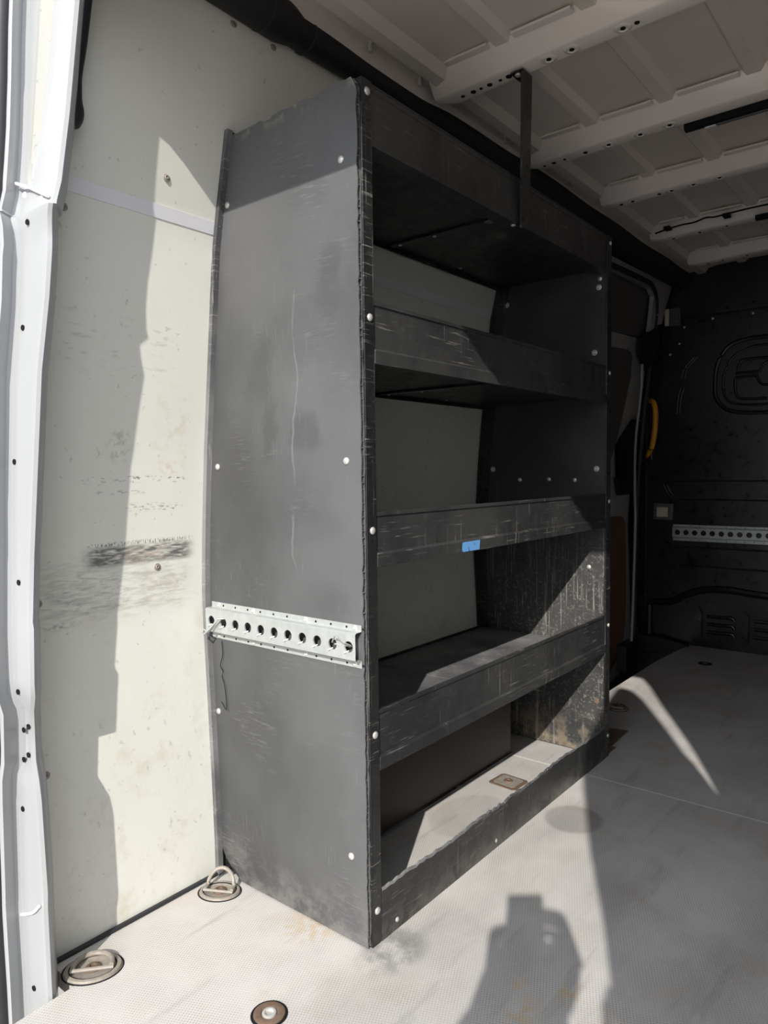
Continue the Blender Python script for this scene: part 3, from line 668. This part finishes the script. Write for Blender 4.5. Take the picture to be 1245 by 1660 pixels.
# strap from fascia to first roof rib
st = thing('support_strap', 'flat black steel strap hanging from the first roof rib down to the shelf fascia', 'strap', (.46,.585,1.487))
def strap_pt(t): return Vector((.4455+.0235*t, .583-.0+.0*t, 1.474+(1.826-1.474)*t))
bm = B()
prism(bm, [(.4455,.588,1.478), (.4455,.628,1.503), (.4710,.592,1.8215), (.4710,.549,1.8215)], (.0028,0,0))
prism(bm, [(.4455,.588,1.478), (.4710,.549,1.8215), (.4670,.549,1.8215), (.4430,.588,1.478)], (0,.0028,0))
box(bm, (.442,.545,1.8185), (.4735,.592,1.8212)); build('strap_bar', bm, M['steel'], st)
screw(st, (.455,.560,1.8183), (0,0,-1), .0085)

# ------------------------------------------------------------------ perforated cargo rails
def cargo_rail(name_label, org, x0, nh, pitch, zc, ysurf, depth, hr, zin, zout, screws, x_end0, x_end1, tabs=True, group=None):
    r = thing('cargo_rail', name_label, 'rail', org)
    yw = ysurf-depth; bm = B(); N = 24
    def P(x, z): return (x, yw, z)
    # web with real round holes, one cell per hole
    xs = [x_end0] + [x0+pitch*(k+.5) for k in range(nh-1)] + [x_end1]
    for k in range(nh):
        cx = x0+pitch*k; a, b = xs[k], xs[k+1]
        ring = []; sq = []
        for i in range(N):
            q = 2*math.pi*i/N; c, s = math.cos(q), math.sin(q)
            ring.append((cx+hr*c, zc+hr*s))
            ex = (b-cx) if c > 0 else (cx-a); ez = (zin-zc)
            t = min(ex/max(abs(c),1e-6), ez/max(abs(s),1e-6)); sq.append((cx+c*t, zc+s*t))
        # pull nearest samples to the corners
        for (ccx, ccz) in ((a, zc-(zin-zc)), (a, zin), (b, zc-(zin-zc)), (b, zin)):
            j = min(range(N), key=lambda i: (sq[i][0]-ccx)**2+(sq[i][1]-ccz)**2); sq[j] = (ccx, ccz)
        v1 = [bm.verts.new(P(*p)) for p in ring]; v2 = [bm.verts.new(P(*p)) for p in sq]; v3 = [bm.verts.new((p[0], yw+.003, p[1])) for p in ring]
        for i in range(N):
            j = (i+1) % N; bm.faces.new((v1[i], v1[j], v2[j], v2[i])); bm.faces.new((v1[i], v3[i], v3[j], v1[j]))
    zb = 2*zc-zin
    for s, z, zo in ((1, zin, zout[1]), (-1, zb, zout[0])):
        loft(bm, [[(x, yw, z), (x, yw+.003, z+s*.0022), (x, ysurf-.0035, z+s*.0026), (x, ysurf-.0022, z+s*.004), (x, ysurf-.0022, zo), (x, ysurf-.0003, zo)] for x in (x_end0, x_end1)])
    bmesh.ops.remove_doubles(bm, verts=bm.verts, dist=1e-5)
    build('rail_channel', bm, M['galv'], r)
    for k in range(nh):
        cx = x0+pitch*k
        if tabs:
            bm = B(); tube(bm, [(cx-.003, yw+.004, zc-hr*.8), (cx-.006, yw-.0015, zc-hr*1.0), (cx-.009, yw-.003, zc-hr*1.15)], .0013, 6); build('retaining_tab', bm, M['screw'], r, smooth=True)
        for z in (zout[1]-.006, zout[0]+.006):
            if all(abs(cx+pitch*.5-sx) > .012 for sx in screws):
                bm = B(); lathe(bm, [(.0022,0), (.0022,.0006), (.0001,.0006)], (cx+pitch*.5, ysurf-.0022, z), (0,-1,0), 10); build('flange_hole', bm, M['dark'], r)
    for sx in screws:
        for z in (zout[1]-.006, zout[0]+.006): screw(r, (sx, ysurf-.0022, z), (0,-1,0), .0048, 'washer' if tabs else 'dome')
    return r
cargo_rail('galvanised perforated cargo rail screwed across the near shelf side panel', (.22,-.012,.579), .018, 11, .040, .580, 0, .020, .0105, .604, (.538,.618), (.022,.135,.290,.418), -.002, .4345)
cargo_rail('galvanised perforated cargo rail on the dark front partition', (.8,2.775,.575), .163, 31, .0415, .574, 2.785, .014, .0130, .598, (.531,.613), (.175,.300,.462,.66,.86,1.06,1.26,1.40), .138, 1.445, tabs=False)
# bent wire clips hooked through the near rail
def wire(name, label, cat, pts, r, loc, mat='galv'):
    bm = B(); tube(bm, pts, r, 8); return tag(build(name, bm, M[mat], loc=loc, smooth=True), label, cat)
wire('wire_clip', 'bent wire clip hooked in the last holes near the front end of the side rail', 'clip', [(.378,-.010,.579), (.381,-.024,.585), (.397,-.034,.600), (.405,-.036,.600), (.412,-.026,.588), (.414,-.010,.580), (.408,-.018,.581), (.384,-.020,.581)], .0016, (.395,-.02,.58))
wire('wire_clip', 'twisted wire clip dangling from the first holes by the pale lining', 'clip', [(.062,-.008,.588), (.048,-.026,.588), (.030,-.034,.566), (.016,-.040,.552), (.006,-.036,.553), (.004,-.030,.560), (.020,-.030,.556), (.036,-.026,.572), (.052,-.022,.586)], .0020, (.03,-.02,.57))
wire('loose_wire', 'thin crumpled wire hanging down the black panel below the rail', 'wire', smoothpath([(.034,-.006,.535), (.036,-.006,.505), (.030,-.008,.480), (.037,-.007,.468), (.032,-.006,.455), (.042,-.008,.440), (.044,-.006,.410), (.050,-.010,.385), (.036,-.012,.402)], 4), .0009, (.036,-.006,.47), 'dark')

# ------------------------------------------------------------------ floor hardware
def lashing(loc, label, raised, rot=0., sc=1.):
    t = thing('lashing_ring', label, 'ring', loc, 'lashing rings in the floor'); x, y = loc[0], loc[1]
    def R(px, py, z): c, s = math.cos(rot), math.sin(rot); return (x+(px*c-py*s)*sc, y+(px*s+py*c)*sc, z)
    bm = B(); rows = []
    for (r, h) in ((.052,.0004), (.050,.0045), (.044,.0055), (.041,.0030), (.030,.0012), (.012,.0010), (.0005,.0012)):
        rows.append([R(r*1.0*math.cos(2*math.pi*k/36), r*.80*math.sin(2*math.pi*k/36), h) for k in range(36)])
    loft(bm, rows, cap=True, close=True); build('recessed_cup', bm, M['duststeel'], t, smooth=True)
    bm = B(); lathe(bm, [(.014,.001), (.014,.004), (.010,.007), (.006,.0075), (.005,.004), (.0001,.004)], (x, y, 0), (0,0,1), 18); build('centre_bolt', bm, M['rust'], t, smooth=True)
    bm = B(); tube(bm, [R(.054*math.cos(2*math.pi*k/36), .054*.80*math.sin(2*math.pi*k/36), .0002) for k in range(36)], .0014, 6, closed=True); tube(bm, [R(.042*math.cos(2*math.pi*k/36), .042*.80*math.sin(2*math.pi*k/36), .0032) for k in range(36)], .0016, 6, closed=True); build('shade_groove', bm, M['dark'], t)  # black rings stand in for shade in the cup and its gap
    pts = []
    for k in range(25):
        q = math.pi*(k/24); a = .034*math.cos(q); b = .040*math.sin(q)
        if raised: pts.append(R(a, .006+b*.45, .008+b*.85))
        else: pts.append(R(a, -.002+b*.85, .0095))
    pts = [R(.034, -.010, .009)]+pts+[R(-.034, -.010, .009)]
    bm = B(); tube(bm, pts, .0048*sc, 8); build('ring_loop', bm, M['duststeel'], t, smooth=True)
    bm = B(); tube(bm, [R(-.038,-.012,.009), R(.038,-.012,.007)], .0036*sc, 8); build('hinge_pin', bm, M['duststeel'], t, smooth=True)
lashing((.073,-.346,0), 'dusty lashing ring lying flat in its cup, nearest the white door pillar', False, .9, .98)
lashing((.062,-.050,0), 'lashing ring with its loop standing up, in the corner of lining and shelf panel', True, .55, .86)
lashing((.290,1.63,0), 'brown lashing ring half hidden behind the far shelf upright', False, 2.2, .95)
def floor_bolt(loc, label, r, mats):
    t = thing('floor_bolt', label, 'bolt', loc)
    bm = B(); lathe(bm, [(r,.0003), (r,.0025), (r*.86,.0042), (r*.55,.0030), (r*.50,.0012), (r*.3,.0010), (.0001,.0010)], loc, (0,0,1), 32); build('countersunk_washer', bm, M[mats[0]], t, smooth=True)
    bm = B(); lathe(bm, [(r*.46,.001), (r*.44,.0042), (r*.34,.0050), (r*.26,.0042), (r*.24,.0020), (.0001,.0020)], loc, (0,0,1), 24); build('socket_head', bm, M[mats[1]], t, smooth=True)
    bm = B(); lathe(bm, [(r*1.18,.0002), (r*1.16,.0010), (r*1.02,.0012), (r*1.0,.0002)], loc, (0,0,1), 32); build('dark_rim', bm, M['dark'], t, smooth=True)  # thin dark ring around the washer
floor_bolt((.410,-.222,0), 'rusty countersunk floor bolt with bright socket at the front edge of the floor', .0265, ('rust','screw'))
floor_bolt((.384,2.465,0), 'dark recessed floor bolt far back near the partition', .026, ('dark','grey'))
for (x, y, l) in ((.655,1.70,'tiny bright screw in the dark floor between bolt and shelf'),):
    bm = B(); lathe(bm, [(.0045,.0002), (.004,.0015), (.0001,.002)], (.80,1.62,0), (0,0,1), 10); tag(build('floor_screw', bm, M['screw'], loc=(.80,1.62,0), smooth=True), 'tiny bright screw in the open floor right of the light streak', 'screw')
pt = thing('rusty_plate', 'square rust-edged mounting plate on the floor inside the bottom shelf bay', 'plate', (.282,.805,0))
bm = B(); c = [(.245,.770), (.322,.765), (.330,.772), (.333,.838), (.326,.846), (.252,.850), (.244,.842), (.240,.778)]
prism(bm, [(x, y, .0004) for x, y in c], (0,0,.0022)); build('plate', bm, M['rust'], pt, bevel=.001)
bm = B(); prism(bm, [(.286+(x-.286)*.76, .808+(y-.808)*.76, .0028) for x, y in c], (0,0,.0012)); build('dusty_centre', bm, M['duststeel'], pt)
bm = B(); lathe(bm, [(.014,.004), (.012,.0065), (.006,.007), (.005,.004), (.0001,.004)], (.286,.808,0), (0,0,1), 16); build('centre_bolt', bm, M['rust'], pt, smooth=True)

# ------------------------------------------------------------------ things on the partition and roof
gh = thing('grab_handle', 'yellow curved grab handle on the partition edge beside the side door', 'handle', (.03,2.74,1.1))
bm = B(); pts = smoothpath([(.010,2.778,1.245), (.035,2.752,1.243), (.052,2.740,1.225), (.060,2.735,1.18), (.058,2.735,1.10), (.046,2.737,1.02), (.025,2.745,.975), (.004,2.776,.962)], 6)
tube(bm, pts, [.011+.003*math.sin(math.pi*i/(len(pts)-1)) for i in range(len(pts))], 12); build('grip', bm, M['yellow'], gh, smooth=True)
for z in (1.245,.962):
    bm = B(); box(bm, (-.010,2.768,z-.024), (.034,2.787,z+.020)); build('mount', bm, M['partition'], gh, bevel=.004)
lp = thing('courtesy_lamp', 'small square lamp with cream lens in grey frame beside the partition rail', 'lamp', (.093,2.77,.675))
bm = B(); prism(bm, [(.045,2.785,.722), (.143,2.785,.719), (.138,2.785,.634), (.042,2.785,.636)], (0,-.022,0)); build('frame', bm, M['grey'], lp, bevel=.004)
bm = B(); box(bm, (.062,2.756,.650), (.118,2.765,.701)); build('lens', bm, M['lamp'], lp, bevel=.003)
vt = thing('vent_grille', 'small pale-edged louvre vent at the top left of the partition', 'vent', (.12,2.74,1.64))
bm = B(); box(bm, (.098,2.742,1.612), (.118,2.762,1.694)); build('pale_edge', bm, M['lamp'], vt, bevel=.003)
bm = B()
for i in range(9): box(bm, (.122,2.748,1.614+.009*i), (.165,2.764,1.619+.009*i))
box(bm, (.120,2.760,1.610), (.168,2.772,1.696)); build('louvres', bm, M['grey'], vt)
def light_bar(x0, x1, y, z, label):
    t = thing('led_light_bar', label, 'light', (x0, y, z), 'light bars behind roof ribs')
    bm = B(); prism(bm, [(x0,y,z), (x0,y+.020,z-.002), (x0,y+.022,z+.016), (x0,y,z+.016)], (x1-x0,0,0)); build('housing', bm, M['dark'], t, bevel=.001)
    bm = B(); box(bm, (x0+.050,y+.016,z-.004), (x0+.078,y+.026,z+.010)); build('connector', bm, M['strip'], t, bevel=.001)
    bm = B(); box(bm, (x0+.079,y+.016,z-.003), (x1-.01,y+.028,z+.008)); build('lens', bm, M['grey'], t, bevel=.001)
light_bar(.665, 1.15, 1.108, 1.823, 'thin black light bar fixed behind the second roof rib')
light_bar(.660, 1.10, 1.995, 1.815, 'short black light bar end by the fourth roof rib, further in')
cb = thing('roof_cable', 'thin black cable draped along the fourth roof rib', 'cable', (.5,1.96,1.84))
bm = B(); tube(bm, smoothpath([(.300,1.985,1.838), (.35,1.975,1.842), (.40,1.985,1.850), (.451,1.975,1.846), (.50,1.950,1.846), (.535,1.945,1.840), (.60,1.955,1.846), (.68,1.97,1.852), (.9,1.975,1.85), (1.2,1.975,1.85)], 6), .0032, 6); build('lead', bm, M['dark'], cb, smooth=True)
for x in (.352, .568, .86):
    bm = B(); box(bm, (x-.012,1.955,1.838), (x+.012,1.992,1.850)); build('cable_clip', bm, M['dark'], cb, bevel=.002)
# black assist strut tucked behind the pillar
gp = thing('assist_handle', 'black plastic handle end hanging behind the top of the white pillar', 'handle', (.07,-.325,1.5))
bm = B(); pts = smoothpath([(.084,-.345,1.490), (.088,-.345,1.500), (.094,-.345,1.520), (.098,-.345,1.545), (.108,-.345,1.58), (.125,-.345,1.62), (.150,-.345,1.70), (.165,-.345,1.78)], 5)
tube(bm, pts, [.006,.012,.016,.019,.021,.022,.0235,.0245,.025,.025,.0245,.0235,.022,.021,.0205,.020,.0195,.019]+[.018]*(len(pts)-18), 14); build('grip', bm, M['duct'], gp, smooth=True)

# ------------------------------------------------------------------ outside
bm = B(); n = 20
loft(bm, [[(-14+i*1.5, -22+j*1.5, -.62) for i in range(n+1)] for j in range(n+1)]); bm2 = bm
gr = struct(build('ground', bm, M['ground']))

# photographer behind the camera: only his shadow reaches the floor
def skin_body(name, joints, edges, mat, parent, sub=2):
    me = bpy.data.meshes.new(name); me.from_pydata([Vector(j[0])-Vector(parent['_o']) for j in joints], edges, [])
    me.materials.append(mat); o = bpy.data.objects.new(name, me); COL.objects.link(o); o.parent = parent; o['_o'] = parent['_o']
    sk = o.modifiers.new('skin', 'SKIN'); sk.use_smooth_shade = True
    if not me.skin_vertices: bpy.context.view_layer.objects.active = o
    for v, j in zip(me.skin_vertices[0].data, joints):
        r = j[1]; v.radius = r if isinstance(r, tuple) else (r, r)
    me.skin_vertices[0].data[0].use_root = True
    ss = o.modifiers.new('sub', 'SUBSURF'); ss.levels = sub; ss.render_levels = sub
    return o
ph = thing('phone', 'dark phone held up in two hands at the open rear doors', 'phone', (1.235,-1.03,.87))
def phone():
    y = math.radians(38.9); rt = Vector((math.cos(y), math.sin(y), 0)); fw = Vector((-math.sin(y), math.cos(y), -.056)).normalized(); up = rt.cross(fw)
    c = Vector((1.280,-1.045,.890))
    bm = B(); w, h, t = .037, .078, .004
    vs = [c+rt*a*w+up*b*h for a, b in ((-1,-.93), (-.93,-1), (.93,-1), (1,-.93), (1,.93), (.93,1), (-.93,1), (-1,.93))]
    prism(bm, [v-fw*t for v in vs], fw*2*t); build('body', bm, M['rubber'], ph, bevel=.0015)
    bm = B(); prism(bm, [c-fw*(t+.0003)+rt*a*w*.93+up*b*h*.95 for a, b in ((-1,-1), (1,-1), (1,1), (-1,1))], -fw*.0006); build('screen', bm, M['dark'], ph)
    for d in ((.6,.78), (.6,.5)):
        bm = B(); lathe(bm, [(.007,0), (.007,.0018), (.005,.0022), (.0001,.0012)], c+rt*d[0]*w+up*d[1]*h+fw*t, fw, 16); build('lens', bm, M['dark'], ph, smooth=True)
    return c, rt, up, fw
pc, prt, pup, pfw = phone()
pr = thing('person', 'person in dark jacket standing behind the camera holding a phone with both hands', 'person', (1.86,-1.62,-.62))
def figure():
    J = [((1.86,-1.62,.26),(.15,.12)), ((1.85,-1.61,.44),(.145,.11)), ((1.83,-1.60,.62),(.165,.115)), ((1.81,-1.59,.76),(.15,.10)), ((1.795,-1.575,.86),(.06,.06)), ((1.785,-1.56,.915),(.055,.06)),
         ((1.955,-1.63,.20),(.095,.10)), ((1.97,-1.60,-.16),(.065,.068)), ((1.98,-1.64,-.53),(.045,.048)), ((1.97,-1.54,-.585),(.042,.034)),
         ((1.765,-1.61,.20),(.095,.10)), ((1.75,-1.57,-.16),(.065,.068)), ((1.74,-1.61,-.53),(.045,.048)), ((1.72,-1.51,-.585),(.042,.034)),
         ((1.93,-1.50,.78),.06), ((1.80,-1.30,.58),.045), ((1.46,-1.16,.63),.070), ((1.338,-1.085,.745),.062),
         ((1.655,-1.66,.78),.06), ((1.46,-1.50,.57),.045), ((1.26,-1.22,.62),.070), ((1.258,-1.095,.735),.062)]
    Ed = [(0,1),(1,2),(2,3),(3,4),(4,5),(0,6),(6,7),(7,8),(8,9),(0,10),(10,11),(11,12),(12,13),(3,14),(14,15),(15,16),(16,17),(3,18),(18,19),(19,20),(20,21)]
    b = skin_body('body', J, Ed, M['fabric'], pr)
    for pts in ([(1.318,-1.085,.825), (1.328,-1.088,.76), (1.352,-1.105,.715), (1.41,-1.13,.67), (1.50,-1.16,.64), (1.66,-1.22,.60), (1.80,-1.30,.585)], [(1.282,-1.092,.815), (1.266,-1.096,.755), (1.246,-1.120,.710), (1.245,-1.18,.66), (1.27,-1.27,.63), (1.36,-1.40,.60), (1.46,-1.50,.58)]):
        bm = B(); tube(bm, smoothpath(pts, 4), .056, 14); build('sleeve', bm, M['fabric'], pr, smooth=True)
    # head with face
    hc = Vector((1.765,-1.545,1.015)); look = (Vector((1.24,-1.05,.87))-hc).normalized(); sd_ = look.cross(Vector((0,0,1))).normalized(); upv = sd_.cross(look)
    bm = B(); bmesh.ops.create_uvsphere(bm, u_segments=28, v_segments=20, radius=1)
    for v in bm.verts:
        a, bb, c = v.co; w = .074*(1-.22*max(0,-c)**1.5); d = .092; h = .115
        f = Vector((a*w, bb*d, c*h))
        if bb > .6: f.y -= .010*(1-abs(a))          # flatter face
        if bb > .75 and abs(a) < .22 and -.30 < c < .12: f.y += .026*(1-abs(a)/.22)*(.5-c)   # nose
        if bb > .6 and .10 < c < .28 and .2 < abs(a) < .55: f.y -= .007                      # eye sockets
        if bb > .5 and -.62 < c < -.45 and abs(a) < .35: f.y += .004                          # lips
        v.co = hc + sd_*f.x + look*f.y + upv*f.z
    head = build('head', bm, M['skin'], pr, smooth=True)
    for s in (-1, 1):
        bm = B(); e = hc+sd_*s*.030+look*.076+upv*.018; lathe(bm, [(.011,-.002), (.010,.004), (.006,.008), (.0001,.009)], e, look, 12); build('eye', bm, M['strip'], head, smooth=True)
        bm = B(); e = hc+sd_*s*.074-look*.005; tube(bm, [e+upv*.028, e+upv*.03+sd_*s*.010-look*.012, e+sd_*s*.012-look*.016, e-upv*.028+sd_*s*.004], .007, 8); build('ear', bm, M['skin'], head, smooth=True)
    bm = B(); bmesh.ops.create_uvsphere(bm, u_segments=24, v_segments=16, radius=1)
    bmesh.ops.delete(bm, geom=[v for v in bm.verts if v.co.z < -.25 or (v.co.y > .55 and v.co.z < .55)], context='VERTS')
    for v in bm.verts:
        a, bb, c = v.co; v.co = hc + sd_*a*.082 + look*(bb*.100-.004) + upv*c*.124
    build('hair', bm, M['hair'], pr, smooth=True)
    # hands: palm with five bent fingers closing on the phone sides
    for s, wr in ((1, Vector((1.335,-1.075,.775))), (-1, Vector((1.262,-1.085,.765)))):
        edge = pc+prt*s*.040
        base = edge-pup*(.025 if s > 0 else .055)+prt*s*(.034 if s > 0 else .016)-pfw*.010
        J = [(wr, (.046,.030)), (wr.lerp(base,.5), (.050,.030)), (base, (.046,.024))]; Ed = [(0,1),(1,2)]
        for k in range(4):
            o = pup*(.036-.020*k); ln = (.9,1.,.95,.78)[k]
            p0 = base+o+prt*s*.006; p1 = p0+pfw*.030*ln-prt*s*.004+pup*.012; p2 = p1-prt*s*.028*ln+pfw*.006+pup*.004; p3 = p2-prt*s*.018*ln-pfw*.004
            i = len(J); J += [(p0,.0105), (p1,.0092), (p2,.0085), (p3,.0075)]; Ed += [(2,i),(i,i+1),(i+1,i+2),(i+2,i+3)]
        p0 = wr.lerp(base,.6)-prt*s*.012-pfw*.016; p1 = p0-prt*s*.010-pfw*.016+pup*.030; p2 = edge-prt*s*.012-pfw*.016+pup*.005
        i = len(J); J += [(p0,.013), (p1,.0105), (p2,.009)]; Ed += [(1,i),(i,i+1),(i+1,i+2)]
        skin_body('hand', J, Ed, M['skin'], pr, 1)
figure()
for o in list(bpy.data.objects):
    if '_o' in o: del o['_o']
